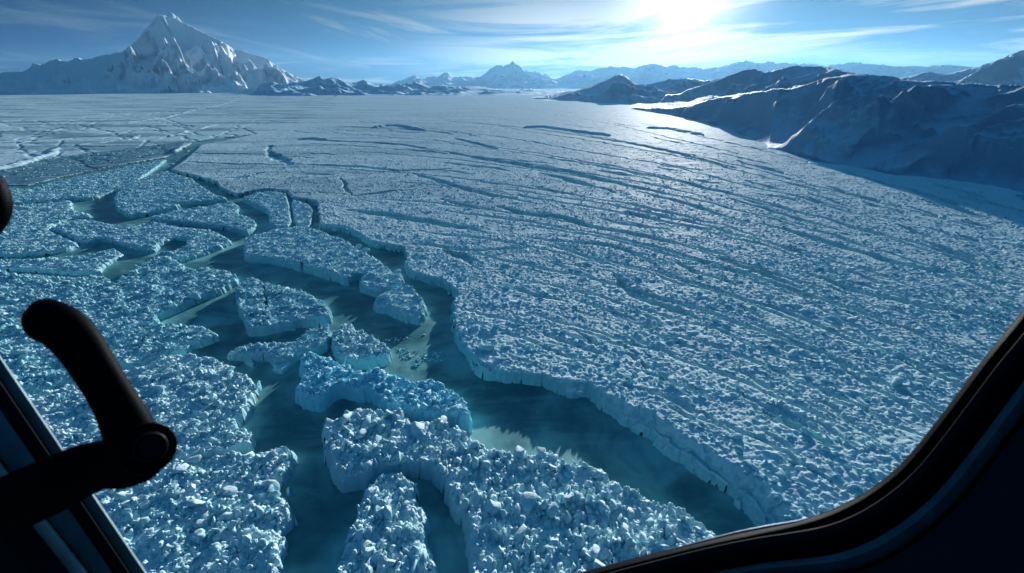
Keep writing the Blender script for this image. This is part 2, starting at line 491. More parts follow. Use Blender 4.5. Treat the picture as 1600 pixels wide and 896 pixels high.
floe('bright aqua curved floe with a thin translucent crest, behind the largest floe',
     [(464,562),(475,554),(497,553),(520,557),(529,564),(544,570),(565,582),(587,573),(611,581),(649,596),(673,590),(684,594),(714,614),(729,626),(736,644),(733,655),(712,646),(690,643),(670,646),(649,643),(628,634),(611,636),(592,626),(582,612),(556,606),(527,602),(509,615),(499,623),(475,620),(458,611),(464,600),(471,581)],
     5.4, .2, 3.3, .95, 37, wall=1.0, mat=M_ICE_AQUA, cuts=[cutl([(520,566),(505,590),(490,615)], 5)])
floe('pale floe of scattered boulders in the lower left corner with a jagged lit edge',
     [(258,722),(311,713),(369,706),(412,704),(440,698),(451,695),(463,704),(444,736),(428,754),(433,770),(444,769),(456,784),(459,798),(447,812),(440,851),(440,881),(430,900),(420,975),(60,975),(-60,860),(60,790),(160,750)],
     3.6, .19, 3.6, .8, 41, wall=.9, und=.6)
floe('rounded floe of loose boulders behind the dark lever, one slanting wall lit white',
     [(225,570),(253,557),(281,551),(300,552),(322,557),(352,564),(367,576),(384,585),(397,598),(402,606),(396,612),(392,628),(367,662),(392,673),(395,690),(356,703),(311,711),(250,719),(160,746),(60,786),(-60,850),(-200,760),(-120,660),(60,612),(150,590)],
     3.8, .21, 3.3, .8, 53, wall=.9)
floe('wide fused floe on the left with a hooked bay of lit and shaded water',
     [(270,402),(289,414),(298,420),(328,419),(354,423),(373,431),(369,438),(356,444),(347,451),(315,461),(281,477),(244,492),(247,502),(262,507),(304,507),(322,511),(343,521),(319,530),(300,535),(292,546),(253,553),(225,564),(150,584),(60,606),(0,620),(-200,670),(-420,620),(-300,450),(-50,424),(40,427),(110,434),(165,430),(178,444),(198,430),(210,416),(234,406),(255,399)],
     3.4, .28, 2.9, .8, 61, wall=1.0)
floe('squarish floe with a square cut wall, a split down its top, beside the hooked bay',
     [(366,448),(374,439),(394,434),(411,439),(422,442),(445,449),(467,452),(482,457),(505,469),(516,480),(516,494),(490,498),(460,499),(457,503),(435,505),(411,511),(385,513),(384,502),(375,487),(368,472)],
     4.4, .22, 2.6, .65, 71, wall=.8, edge=.45, cuts=[cutl([(411,440),(414,460),(417,482),(412,500)], 2)])
floe('long tapering floe with a low pointed tail of broken slabs',
     [(351,550),(377,542),(391,536),(421,533),(445,535),(460,531),(471,523),(475,516),(499,511),(514,509),(517,520),(513,533),(503,541),(471,548),(452,560),(424,560),(415,551),(396,553),(377,553)],
     3.6, .2, 2.6, .85, 83, wall=1.2)
floe('short lumpy blue floe with a knobbly crest, touching the end of the tapering floe',
     [(518,517),(526,512),(535,506),(546,503),(556,512),(574,521),(591,531),(607,538),(610,550),(599,557),(565,563),(546,563),(527,556),(519,545),(517,530)],
     4.4, .2, 3.2, .85, 97, wall=1.2)
floe('large long floe packed with fine rubble, notched near its lower end',
     [(381,370),(409,364),(428,358),(458,353),(494,357),(516,367),(541,375),(552,384),(576,396),(593,405),(608,420),(633,431),(630,441),(612,447),(590,453),(562,445),(560,437),(570,425),(556,426),(540,436),(518,427),(471,414),(437,405),(404,399),(381,398),(379,388)],
     4.6, .27, 2.5, .62, 101, wall=1.0, edge=.6, group=G_MID, cuts=[cutl([(470,421),(472,414),(466,408)], 3)])
floe('blunt oval rubble floe at the end of the long notched floe',
     [(640,444),(656,456),(663,469),(668,476),(664,486),(657,496),(631,491),(605,479),(583,474),(584,464),(601,455),(620,448)],
     4.4, .25, 2.5, .65, 113, wall=1.2, edge=.6, group=G_MID)
floe('ragged flat floe holding a small dark pond',
     [(80,357),(92,350),(105,345),(131,342),(159,347),(186,352),(225,349),(249,347),(297,356),(331,358),(349,367),(364,376),(340,386),(306,398),(280,405),(262,396),(240,389),(225,388),(202,384),(187,379),(156,371),(140,376),(120,374),(94,362)],
     2.8, .32, 2.4, .6, 127, holes=[hole_pond], wall=1.6, group=G_MID)
floe('worn flat floe at the far left, its lit end beside the shaded bay',
     [(112,312),(114,328),(135,332),(144,337),(116,339),(79,351),(79,360),(101,370),(127,381),(94,392),(37,395),(0,398),(-300,404),(-420,345),(0,321),(28,320),(94,315)],
     2.4, .36, 2.5, .6, 131, wall=1.8, group=G_MID)
floe('narrow low tongue of pale rubble below the worn flat floe',
     [(40,405),(90,401),(131,399),(172,387),(196,396),(176,405),(162,414),(158,423),(120,426),(60,421),(0,418),(-200,428),(-200,408)],
     2.2, .32, 2.4, .55, 137, wall=1.6, group=G_MID)
floe('long low floe between the dark bare ice band and the shaded bay',
     [(-500,345),(11,294),(43,296),(94,281),(131,274),(187,262),(262,247),(246,260),(227,273),(217,282),(190,295),(165,303),(141,309),(118,309),(94,311),(28,316),(0,317),(-420,340)],
     2.6, .45, 2.5, .55, 139, wall=1.4, group=G_MID)
floe('rounded floe split by a thin slit, above the shaded bay',
     [(262,266),(266,270),(301,279),(306,285),(317,292),(336,304),(357,310),(344,312),(281,315),(222,315),(225,318),(281,318),(281,321),(255,327),(227,332),(202,336),(182,326),(176,311),(182,298),(206,287),(228,276)],
     3.6, .36, 2.4, .5, 149, wall=1.0, edge=.5, group=G_MID)
floe('wedge shaped floe with an even shaded front wall and a bright notched end',
     [(229,339),(255,334),(300,325),(335,320),(364,316),(374,321),(370,330),(377,336),(391,339),(401,347),(398,356),(385,363),(362,354),(325,349),(287,345),(250,342)],
     4.0, .32, 2.4, .5, 151, wall=.9, edge=.5, group=G_MID)
floe('upright tongue shaped floe beside the forked channel',
     [(376,309),(400,301),(419,299),(447,301),(451,315),(457,352),(424,353),(419,347),(420,330),(406,322),(391,315)],
     4.0, .32, 2.4, .5, 157, wall=.9, edge=.45, group=G_MID)
floe('small blocky floe leaning on the upright tongue shaped floe',
     [(454,312),(469,314),(482,319),(490,326),(487,349),(482,354),(460,352)],
     3.4, .32, 2.3, .5, 163, wall=1.0, edge=.45, group=G_MID)

def chunk(label, pts, top, seed, cat='ice block', **k):
    o = make_floe('ice_block', pts, top, .13, 1.6, .5, seed, wall=.7, edge=.25, rub=False); tag(o, label, cat, 'loose ice blocks in the channels'); return o
chunk('small square chip of ice floating under the pointed tail of the tapering floe', [(380,561),(397,558),(397,569),(386,568)], 1.6, 201)
chunk('smooth lens shaped block floating below the broken slabs of the tapering floe', [(424,570),(436,565),(458,564),(452,574),(440,579),(428,577)], 1.8, 203)
chunk('thin upright splinter of ice standing off the rounded boulder floe', [(399,596),(406,590),(407,602),(401,604)], 2.4, 205)
chunk('small sliver of ice afloat off the lower left floe', [(446,759),(453,757),(454,768),(448,770)], 1.4, 207)
#@@END@@

# ------------------------------------------------------------------ the two unbroken sheets
LANE_R = [(500,166),(470,180),(422,201),(370,213),(312,224),(300,236),(286,249),(264,264),(300,272),(337,283),(342,291),(355,298),(370,302),(394,297),(419,294),(447,297),(455,307),(480,311),(494,315),(497,334),(499,350),(534,353),(556,362),(579,376),(605,381),(629,384),(633,394),(633,415),(637,421),(663,430),(693,437),(708,451),(714,456),(706,467),(706,490),(709,517),(732,549),(741,567),(755,576),(778,579),(812,583),(849,588),(879,602),(916,604),(939,622),(966,641),(1000,657),(1028,679),(1053,697),(1084,716),(1119,738),(1150,760),(1181,791),(1205,820),(1260,880),(1330,975)]
LANE_L = [(520,170),(480,186),(430,206),(375,212.5),(320,218),(300,223),(284,234),(258,246),(187,257),(131,269),(94,276),(43,289),(11,289),(-500,335)]
TOP = 4.6
lane_r = poly_world(LANE_R, TOP); lane_l = poly_world(LANE_L, 1.2)
main_poly = np.concatenate([lane_r, np.array([[500, -40], [30000, -40], [30000, 30000], [-8000, 30000], [-3650, 12000]], F4)])
left_poly = np.concatenate([lane_l, np.array([[-3000, 200], [-30000, 4000], [-30000, 30000], [-7000, 30000], [-3000, 12000]], F4)])
bare_poly = poly_world([(-500,318),(0,264),(60,250),(130,240),(200,232),(275,222),(290,221),(262,243),(187,257),(131,269),(94,276),(43,289),(11,289),(-500,336)], 1.0)

rng = random.Random(5)
TR = [  # furrows traced on the right-hand sheet: picture points and thickness
 ([(551,327),(600,335),(656,344),(697,352),(769,364)], 8), ([(628,381),(691,386),(744,391),(791,389),(834,389)], 5),
 ([(699,391),(716,398),(736,413)], 10), ([(687,311),(728,320),(769,328)], 4), ([(781,323),(816,333),(862,337),(887,342),(940,357),(1000,366),(1085,386)], 6),
 ([(644,270),(691,284),(725,295),(769,306),(828,316)], 4), ([(462,255),(525,258),(575,261),(625,266),(706,264)], 3), ([(697,253),(737,259),(775,262),(795,266)], 3),
 ([(712,214),(744,223),(775,231)], 5), ([(697,236),(759,247),(837,261),(900,270),(980,290),(1050,305)], 4), ([(425,225),(417,233),(431,244),(456,256)], 6),
 ([(472,216),(575,220),(634,225),(681,234)], 2), ([(525,195),(585,198),(669,202),(706,208)], 2), ([(694,187),(744,191),(822,198),(900,209),(980,222),(1060,238),(1150,262)], 2.5),
 ([(844,270),(900,284),(960,300)], 5), ([(842,292),(878,303)], 5), ([(534,278),(541,291),(550,306)], 6), ([(562,312),(600,319)], 3),
 ([(494,278),(534,276)], 3), ([(447,280),(478,277)], 3), ([(400,297),(484,302)], 2), ([(865,375),(920,380),(975,390),(1015,407)], 6),
 ([(812,452),(847,464),(875,469)], 7), ([(898,482),(934,494)], 8), ([(937,484),(1008,489)], 9), ([(950,425),(973,445),(996,461),(1050,485),(1090,500)], 8),
 ([(1045,405),(1090,425),(1150,445)], 5), ([(1130,405),(1200,430),(1250,450)], 8), ([(1250,425),(1340,455),(1450,480),(1570,500)], 7),
 ([(1190,350),(1280,375),(1380,405),(1440,420),(1620,450)], 6), ([(980,330),(1060,350),(1110,360)], 3), ([(1000,300),(1080,320),(1160,345)], 4),
 ([(1140,310),(1240,340),(1350,370)], 3), ([(1230,385),(1300,400)], 4), ([(1200,640),(1240,665),(1290,702)], 15), ([(1220,545),(1265,562)], 12),
 ([(1270,545),(1315,567)], 12), ([(1150,475),(1190,492)], 7), ([(905,415),(950,425)], 5), ([(1100,480),(1140,492)], 6), ([(980,555),(1010,575)], 14),
 ([(1050,640),(1085,668)], 9), ([(1330,620),(1370,650)], 9), ([(900,520),(935,540)], 9), ([(1400,560),(1450,590)], 6), ([(1300,480),(1370,505)], 6),
 ([(730,398),(760,400)], 4), ([(830,420),(858,428)], 6), ([(760,345),(800,352)], 4), ([(300,236),(330,238),(420,240)], 1.6), ([(286,251),(370,255),(440,256)], 1.8),
 ([(350,262),(385,264)], 1.5), ([(340,277),(380,276),(412,268)], 2), ([(500,300),(560,306)], 2), ([(556,306),(600,300),(640,297)], 4)]
lines = []
for pts, t in TR:
    w, hw = wline(pts, t, TOP); lines.append((w, [h * .9 for h in hw], min(3.6, 1.2 + max(hw) * .5)))
def sweep(x, y, x1, f=1.0):      # long furrows sweeping across the sheet and away to the right
    pts = [(x, y)]
    while pts[-1][0] < x1:
        px, py = pts[-1]; sl = (.05 + .22 * max(0, min(1, (px - 480) / 700)) + .25 * max(0, (py - 330) / 400)) * f + rng.uniform(-.03, .03)
        st = rng.uniform(35, 60); pts.append((px + st, py + st * sl))
    return pts
for x, y, x1, t in [(560,188,1350,1.6),(640,178,1300,1.3),(520,206,1250,1.6),(480,222,1100,1.8),(700,222,1640,2.0),(560,236,1500,2.2),(520,262,1200,2.2),(620,284,1640,2.6),(760,292,1640,2.6),(600,312,1300,2.8),(700,330,1640,3.2),
                    (820,352,1640,3.4),(660,362,1250,3.2),(850,384,1640,3.8),(760,402,1400,3.6),(900,430,1600,4.2),(800,432,1250,3.6),(980,452,1500,4.4),(860,500,1300,4.6),(1050,520,1450,5),(960,600,1350,6),(1000,190,1500,1.6),(900,206,1560,1.8),(820,170,1150,1.2),(860,246,1640,2.4)]:
    w, hw = wline(sweep(x, y, x1), t, TOP); lines.append((w, [min(3.0, h) * rng.uniform(.7, 1.1) for h in hw], min(2.0, .8 + max(hw) * .3)))
for k in range(210):      # smaller furrows, following the grain of the traced ones
    y = 165 + (rng.random() ** 1.25) * 520; x = rng.uniform(430, 1640)
    if x < 700 and y > 280: continue
    sl = .03 + .28 * max(0, min(1, (x - 500) / 900)) + .55 * max(0, (y - 330) / 500)
    L = rng.uniform(25, 90) * (.5 + y / 500)
    n = 4; pts = []
    for i in range(n + 1):
        pts.append((x + L * i / n, y + L * i / n * sl + rng.uniform(-1, 1) * .02 * L))
    t = rng.uniform(.8, 2.0) * (.5 + (y - 150) / 160)
    w, hw = wline(pts, t, TOP); hw = [min(4.0, h) for h in hw]
    lines.append((w, hw, min(2.2, .5 + max(hw) * .4)))
RG = [([(580,198),(600,195),(625,194),(650,199),(668,203)], 4, 4.2), ([(468,216),(490,214),(508,217)], 3, 3), ([(815,197),(850,196),(900,203),(955,210)], 4, 4.2),
      ([(1010,198),(1050,199),(1100,209)], 4, 4)]
ridges = []
for pts, t, hgt in RG:
    w, hw = wline(pts, t, TOP); hw = [max(h, 9) * (1 if 0 < i < len(hw) - 1 else .3) * 1.3 for i, h in enumerate(hw)]
    ridges.append((w, hw, hgt))
LL = [([(0,205),(60,203),(160,196),(250,193),(330,191)], 3), ([(0,172),(60,168),(130,170)], 3), ([(0,222),(80,216),(170,213),(230,214)], 2.5), ([(130,190),(280,184),(420,183),(520,180)], 2),
      ([(60,181),(170,176),(260,178)], 2), ([(350,186),(420,184),(470,186)], 2.5), ([(0,240),(60,234),(120,226)], 2), ([(140,160),(260,158),(350,160)], 1.6), ([(285,210),(292,222)], 2)]
lines_l = []
for pts, t in LL:
    w, hw = wline(pts, t, 1.2); lines_l.append((w, hw, 1.6))
for k in range(90):
    y = 150 + rng.random() ** 1.3 * 110; x = rng.uniform(-150, 430)
    L = rng.uniform(40, 160); pts = [(x + L * i / 4, y - L * i / 4 * rng.uniform(.02, .09)) for i in range(5)]
    w, hw = wline(pts, rng.uniform(.5, 1.6), 1.2); lines_l.append((w, [min(h, 8) for h in hw], 1.1))
for k in range(60):      # wandering cracks
    y = 150 + rng.random() ** 1.2 * 85; x = rng.uniform(-100, 440); pts = [(x, y)]; sx = rng.choice((-1, 1)); L = rng.uniform(8, 26)
    for i in range(6): pts.append((pts[-1][0] + sx * L * rng.uniform(.4, 1.2), pts[-1][1] + rng.uniform(-.02, .42) * L * (y - 135) / 60))
    w, hw = wline(pts, rng.uniform(.4, 1.1), 1.2); lines_l.append((w, [min(h, 5) for h in hw], 1.3))
RL = [([(-60,275),(0,263),(35,255),(72,243),(88,233)], 4, 3.2), ([(118,228),(160,223),(200,219),(216,213)], 2.5, 2.6), ([(262,214),(290,206),(335,196)], 2.5, 2.6),
      ([(228,272),(244,262),(262,250),(275,243)], 4, 3), ([(272,240),(282,232),(290,228)], 3, 3), ([(200,192),(260,184),(300,173),(345,164),(372,155)], 2, 3)]
ridges_l = []
for pts, t, hgt in RL:
    w, hw = wline(pts, t, 1.2); ridges_l.append((w, [max(2.2, min(h, 9)) for h in hw], hgt))

a_, b_ = ground(1250, 425, TOP), ground(1570, 500, TOP)
GRAIN = math.atan2(b_[1] - a_[1], b_[0] - a_[0])

def polar(r0, r1, dr0, dr1, az0, az1, daz):
    rs = [r0]
    while rs[-1] < r1:
        f = (rs[-1] - r0) / (r1 - r0); rs.append(rs[-1] + dr0 * (dr1 / dr0) ** (math.log(rs[-1] / r0) / math.log(r1 / r0)))
    az = np.arange(RAD(az0), RAD(az1), RAD(daz))
    R, A = np.meshgrid(np.array(rs), az, indexing='ij')
    return (R * np.sin(A)).astype(F4), (R * np.cos(A)).astype(F4)

def main_height(x, y):
    r = np.hypot(x, y)
    near = 1 - sstep(120, 420, r)
    wx = x + .9 * fbm(x * .22, y * .22, 301, 3); wy = y + .9 * fbm(x * .22 + 40, y * .22, 302, 3)
    jx = np.floor(x / 3.6 + .4 * gnoise(x * .3, y * .3, 5)).astype(np.int64); jy = np.floor(y / 3.3).astype(np.int64)
    d = signed_dist(wx, wy, main_poly) + (rnd(jx, jy, 309) - .5) * 1.2
    fore = (1 - sstep(110, 190, r)) * sstep(5, 40, x)
    wall = 1.1 + 5.0 * fore
    t = np.clip(d / wall, 0, 1)
    led = .5 + .5 * gnoise(x * .05, y * .05, 317)
    h = (TOP * (1 - .78 * sstep(450, 1300, r)) + 1.6 * fore) * t ** .6 + fore * .7 * (np.exp(-((t - .3 * led - .1) / .07) ** 2) - np.exp(-((t - .3 * led - .24) / .07) ** 2))
    h = h + (.35 * fbm(x * .012, y * .012, 311, 4) + .3 * fbm(x * .05, y * .02, 313, 3)) * sstep(0, 6, d)
    far = 1 - sstep(900, 2600, r)
    size = 2.55
    rb = rubble(x, y, size, .50, 320, GRAIN, 2.2, (.4, .8))
    rb2 = rubble(x, y, 4.6, .42, 360, GRAIN, 2.6, (.45, .85))
    big = sstep(.12, .5, fbm(x * .03, y * .03, 331, 3)) * (.35 + .65 * near)
    rb = rb * (1 - .5 * big) + rb2 * big
    flat = sstep(.3, .55, fbm(x * .02 + 9, y * .05, 335, 3))
    rb = rb * (1 - .45 * flat)
    h = h + (rb - .25) * (.25 + .75 * far) * sstep(wall * .5, wall * 1.4, d)
    c = np.zeros(x.shape, F4); lw = (2.0 + r * .004)
    xx = x + lw * gnoise(x * .04, y * .04, 341) + .9 * gnoise(x * .2, y * .2, 342); yy = y + lw * gnoise(x * .04 + 7, y * .04, 343) + .9 * gnoise(x * .2, y * .2 + 5, 344)
    line_field(xx, yy, lines, c, lambda dd, w: np.clip(2.3 * (1 - (dd / np.maximum(w, .05)) ** 2), 0, 1))
    h = h - c * np.clip(d * .5, 0, 1)
    rd = np.zeros(x.shape, F4)
    line_field(xx, yy, ridges, rd, lambda dd, w: np.maximum(np.cos(np.clip(dd / np.maximum(w, .05), 0, 1) * 1.5708), 0) ** 1.6)
    h = h + rd
    h = np.where((d > 3) & (r > 500), np.maximum(h, .2 + .1 * gnoise(x * .05, y * .05, 345)), h)
    az_ = np.arctan2(x, y)
    st = sstep(-.05, .3, fbm(x * .0025 + 3, y * .013, 461, 5)) * .4 * sstep(300, 600, r) * (1 - .8 * sstep(-.42, .1, az_))
    return np.stack([np.where(d < 0, np.minimum(h, d * 2.5 - .05), h), d, np.clip(c * .12 + st, 0, .8)])

def left_height(x, y):
    r = np.hypot(x, y)
    wx = x + 1.5 * fbm(x * .1, y * .1, 401, 3); wy = y + 1.5 * fbm(x * .1 + 40, y * .1, 402, 3)
    d = signed_dist(wx, wy, left_poly)
    t = np.clip(d / 1.6, 0, 1)
    db = signed_dist(wx, wy, bare_poly)
    bare = sstep(-3, 5, db)
    h = 1.2 * t ** .6 * (1 - .7 * bare)
    rb = rubble(x, y, 3.0, .45, 420)
    fl = sstep(-.1, .45, fbm(x * .004, y * .016, 431, 4))
    h = h + (rb - .2) * (1 - .88 * np.maximum(bare, fl * .8)) * sstep(.8, 2.4, d) * (1 - .7 * sstep(700, 2200, r))
    h = h + .3 * fbm(x * .008, y * .02, 433, 4)
    c = np.zeros(x.shape, F4)
    xx = x + (2 + r * .004) * gnoise(x * .03, y * .03, 441); yy = y + (2 + r * .004) * gnoise(x * .03 + 7, y * .03, 443)
    line_field(xx, yy, lines_l, c, lambda dd, w: np.clip(1.35 * (1 - (dd / np.maximum(w, .05)) ** 2), 0, 1))
    h = h - c * .8
    rd = np.zeros(x.shape, F4)
    line_field(xx, yy, ridges_l, rd, lambda dd, w: np.clip(1.6 * (1 - dd / np.maximum(w, .05)), 0, 1))
    h = h + rd * (.55 + .6 * blocks(x, y, 7.0, 450))
    st = sstep(-.05, .3, fbm(x * .0025 + 3, y * .013, 461, 5)) * .7
    return np.stack([np.where(d < 0, np.minimum(h, d * 1.5 - .05), h), d, np.clip(np.maximum(bare, st * sstep(250, 500, r)), 0, 1) * (1 - np.clip(rd, 0, 1)) + 0 * c])

def sheet(name, fn, zones, parent, mat):
    for i, z in enumerate(zones):
        X, Y = polar(*z); x, y = X.ravel(), Y.ravel()
        n = x.size; k = max(4, n // 50000); ci = np.linspace(0, n, k + 1).astype(int)
        out = np.concatenate(list(POOL.map(lambda j: fn(x[ci[j]:ci[j + 1]], y[ci[j]:ci[j + 1]]), range(k))), 1)
        H, D, B = (a.reshape(X.shape) for a in out)
        yield X, Y, np.maximum(H, -1.5), D > -.6, B

def join_zones(name, parts, mat):
    """the rings of one sheet as one mesh"""
    obs = []
    for X, Y, H, K, B in parts:
        me = grid_mesh(name, X, Y, H, K, {'bare': B}); me.materials.append(mat)
        obs.append(me)
    co = []; qs = []; at = []; off = 0
    for me in obs:
        a = np.empty(len(me.vertices) * 3, F4); me.vertices.foreach_get('co', a); co.append(a)
        l = np.empty(len(me.loops), np.int32); me.loops.foreach_get('vertex_index', l); qs.append(l + off); off += len(me.vertices)
        v = np.empty(len(me.vertices), F4); me.attributes['bare'].data.foreach_get('value', v); at.append(v)
    co = np.concatenate(co); qs = np.concatenate(qs); at = np.concatenate(at)
    for me in obs: bpy.data.meshes.remove(me)
    me = bpy.data.meshes.new(name)
    me.vertices.add(len(co) // 3); me.vertices.foreach_set('co', co)
    me.loops.add(len(qs)); me.loops.foreach_set('vertex_index', qs)
    nq = len(qs) // 4; me.polygons.add(nq)
    me.polygons.foreach_set('loop_start', (np.arange(nq) * 4).astype(np.int32)); me.polygons.foreach_set('loop_total', np.full(nq, 4, np.int32))
    me.update(calc_edges=True); me.polygons.foreach_set('use_smooth', np.ones(nq, bool))
    a = me.attributes.new('bare', 'FLOAT', 'POINT'); a.data.foreach_set('value', at)
    return link(name, me, mat)

Z_MAIN = [(78, 260, .26, .6, -12, 56, .10), (259, 1000, .55, 1.5, -34, 55, .066), (996, 16000, 1.9, 160, -40, 55, .085)]
Z_LEFT = [(300, 900, .8, 2.2, -57, -22, .075), (896, 16000, 2.2, 160, -58, -18, .10)]
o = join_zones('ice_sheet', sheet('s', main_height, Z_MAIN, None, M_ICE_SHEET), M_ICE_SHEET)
main_o = o
for q, (st, s0, s1, rmax, kp) in enumerate(((1.75, .40, .95, 330, .55), (2.6, .5, 1.2, 620, .34), (5.5, 1.2, 2.3, 300, .12), (4.2, .6, 1.2, 1000, .12))):
    bx, by = jitter(-120 if q < 3 else -rmax * .55, 480 if q < 3 else rmax * .82, 60, rmax, st, 900 + q); g = np.random.default_rng(910 + q)
    r_ = np.hypot(bx, by); a_z = np.arctan2(bx, by)
    ok = (r_ < rmax) & (a_z < RAD(52)) & (g.random(bx.size) < kp); bx, by, r_ = bx[ok], by[ok], r_[ok]
    if q == 1: ok = r_ > 290; bx, by = bx[ok], by[ok]
    if q >= 3: ok = g.random(bx.size) < sstep(*((450, 650) if q == 3 else (850, 1150)), r_) * (1 - sstep(rmax * .6, rmax, r_)); bx, by = bx[ok], by[ok]
    if q == 1: ok = g.random(bx.size) < 1 - .8 * sstep(450, 620, np.hypot(bx, by)); bx, by = bx[ok], by[ok]
    R_ = run(main_height, bx, by); dens = fbm(bx * .05, by * .05, 920, 3)
    ok = (R_[1] > 1.6) & (g.random(bx.size) < .75 + 1.6 * dens) & (R_[2] < .5); bx, by, bz = bx[ok], by[ok], R_[0][ok]
    s_ = s0 + (s1 - s0) * g.random(bx.size) ** 2.2
    shards('rubble', bx, by, bz - .1 * s_, s_, M_ICE_SHEET, 930 + q, GRAIN, 1.5, 2.0, .95, .2, main_o, soft=(q in (0, 2)))
tag(o, 'vast rubbled ice sheet furrowed by crevasses on the right', None, None, 'structure')
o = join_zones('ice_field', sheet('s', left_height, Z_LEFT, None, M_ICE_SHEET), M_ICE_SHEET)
tag(o, 'flat windswept ice field with bare dark bands on the left', None, None, 'structure')

# water / thin new ice between the floes, out to the horizon
def disc(name, r, z, mat, n=128):
    bm = bmesh.new(); vs = [bm.verts.new((r * math.cos(2 * math.pi * i / n), r * math.sin(2 * math.pi * i / n), z)) for i in range(n)]
    bm.faces.new(vs); me = bpy.data.meshes.new(name); bm.to_mesh(me); bm.free(); return link(name, me, mat)
main_outline = main_poly
X, Y = polar(55, 1500, 1.4, 9, -60, 60, .3)
def shoal(x, y):
    d = np.full(x.shape, 1e9, F4)
    wx = x + 2.5 * fbm(x * .06, y * .06, 811, 4); wy = y + 2.5 * fbm(x * .06 + 30, y * .06, 812, 4)
    for P in ALLPOLY + [main_outline]:
        d = np.minimum(d, np.abs(signed_dist(wx, wy, P)))
    return d[None]
D_ = run(shoal, X.ravel(), Y.ravel())[0].reshape(X.shape)
SH = np.exp(-D_ / 3.2) * (.35 + .65 * sstep(-.3, .4, fbm(X * .035, Y * .035, 815, 3))) + .5 * sstep(.15, .6, fbm(X * .02, Y * .02, 817, 5))
me_w = grid_mesh('water', X, Y, np.zeros_like(X), np.ones(X.shape, bool), {'shoal': np.clip(SH, 0, 1)})
o = disc('water', 32000, -.03, M_WATER)
bm = bmesh.new(); bm.from_mesh(me_w); bm.from_mesh(o.data); bm.to_mesh(me_w); bm.free(); o.data = me_w; me_w.materials.append(M_WATER)
tag(o, 'dark teal water under thin milky ice between the floes', None, None, 'structure')

# brash: splinters frozen into the lanes and the bare band
g = np.random.default_rng(3); bx = []; by = []; bs = []
def sprinkle(poly_px, n, s0, s1):
    P = poly_world(poly_px, 0); x = g.uniform(P[:, 0].min(), P[:, 0].max(), n).astype(F4); y = g.uniform(P[:, 1].min(), P[:, 1].max(), n).astype(F4)
    cl_ = gnoise(x * .03, y * .06, 71) > .08
    k = (signed_dist(x, y, P) > 0) & cl_; bx.append(x[k]); by.append(y[k]); bs.append((s0 + (s1 - s0) * g.random(int(k.sum())) ** 3))
sprinkle([(500,163),(422,193),(300,218),(262,245),(215,285),(150,312),(182,326),(206,289),(264,266),(312,224),(422,202),(500,168)], 9000, .5, 2.6)
sprinkle([(-100,270),(60,250),(270,226),(262,243),(187,257),(94,276),(0,291),(-100,300)], 6000, .5, 2.2)
sprinkle([(600,530),(700,520),(700,600),(650,580)], 900, .12, .75)
sprinkle([(300,283),(337,290),(380,330),(420,350),(380,360),(370,320)], 160, .3, .9)
bx, by, bs = map(np.concatenate, (bx, by, bs))
o = shards('brash_ice', bx, by, np.zeros_like(bx) + .1, bs, M_ICE_SHEET, 77, 0, 6.3, 1.8, .6, .15)
tag(o, 'splinters of ice strewn over the narrow lanes')

# smooth swollen blocks that stand out of the rubble
BOUL = [(572,390,3.4,2.2,-.5),(560,384,2.4,1.6,-.4),(622,424,2.6,1.3,0),(1047,535,1.7,1.4,.3),(1180,482,2.6,1.4,.2),(995,570,3.2,1.5,.2),(793,452,2.2,1.3,0),(745,458,1.8,1.2,0),(812,475,2,1.6,0),
        (835,548,1.5,1.3,.4),(905,612,1.6,1.4,.4),(1095,655,1.6,1.5,.6),(1150,690,1.7,1.4,.6),(940,585,1.5,1.5,.5),(1240,552,2.6,2.4,.6),(1290,556,3,2.2,.6),(1215,650,2.4,2.6,.7),(1400,600,2.2,2.4,.6),(1090,600,1.7,1.3,.2),(880,520,2,1.5,.3)]
pts = [ground(a, b, TOP) for a, b, *_ in BOUL]
for q, (b, p) in enumerate(zip(BOUL, pts)):
    x_ = np.array([p[0]], F4); y_ = np.array([p[1]], F4); z_ = main_height(x_, y_)[0] if q > 2 else np.array([TOP - .4], F4)
    oo = shards('rubble', x_, y_, np.maximum(z_, TOP - .8) - .2, np.array([b[2]], F4), M_ICE_SHEET, 1200 + q, b[4], .1, b[3], .8, .08, main_o)
    sb_ = oo.modifiers.new('soft', 'SUBSURF'); sb_.levels = sb_.render_levels = 2; oo.data.polygons.foreach_set('use_smooth', np.ones(len(oo.data.polygons), bool))

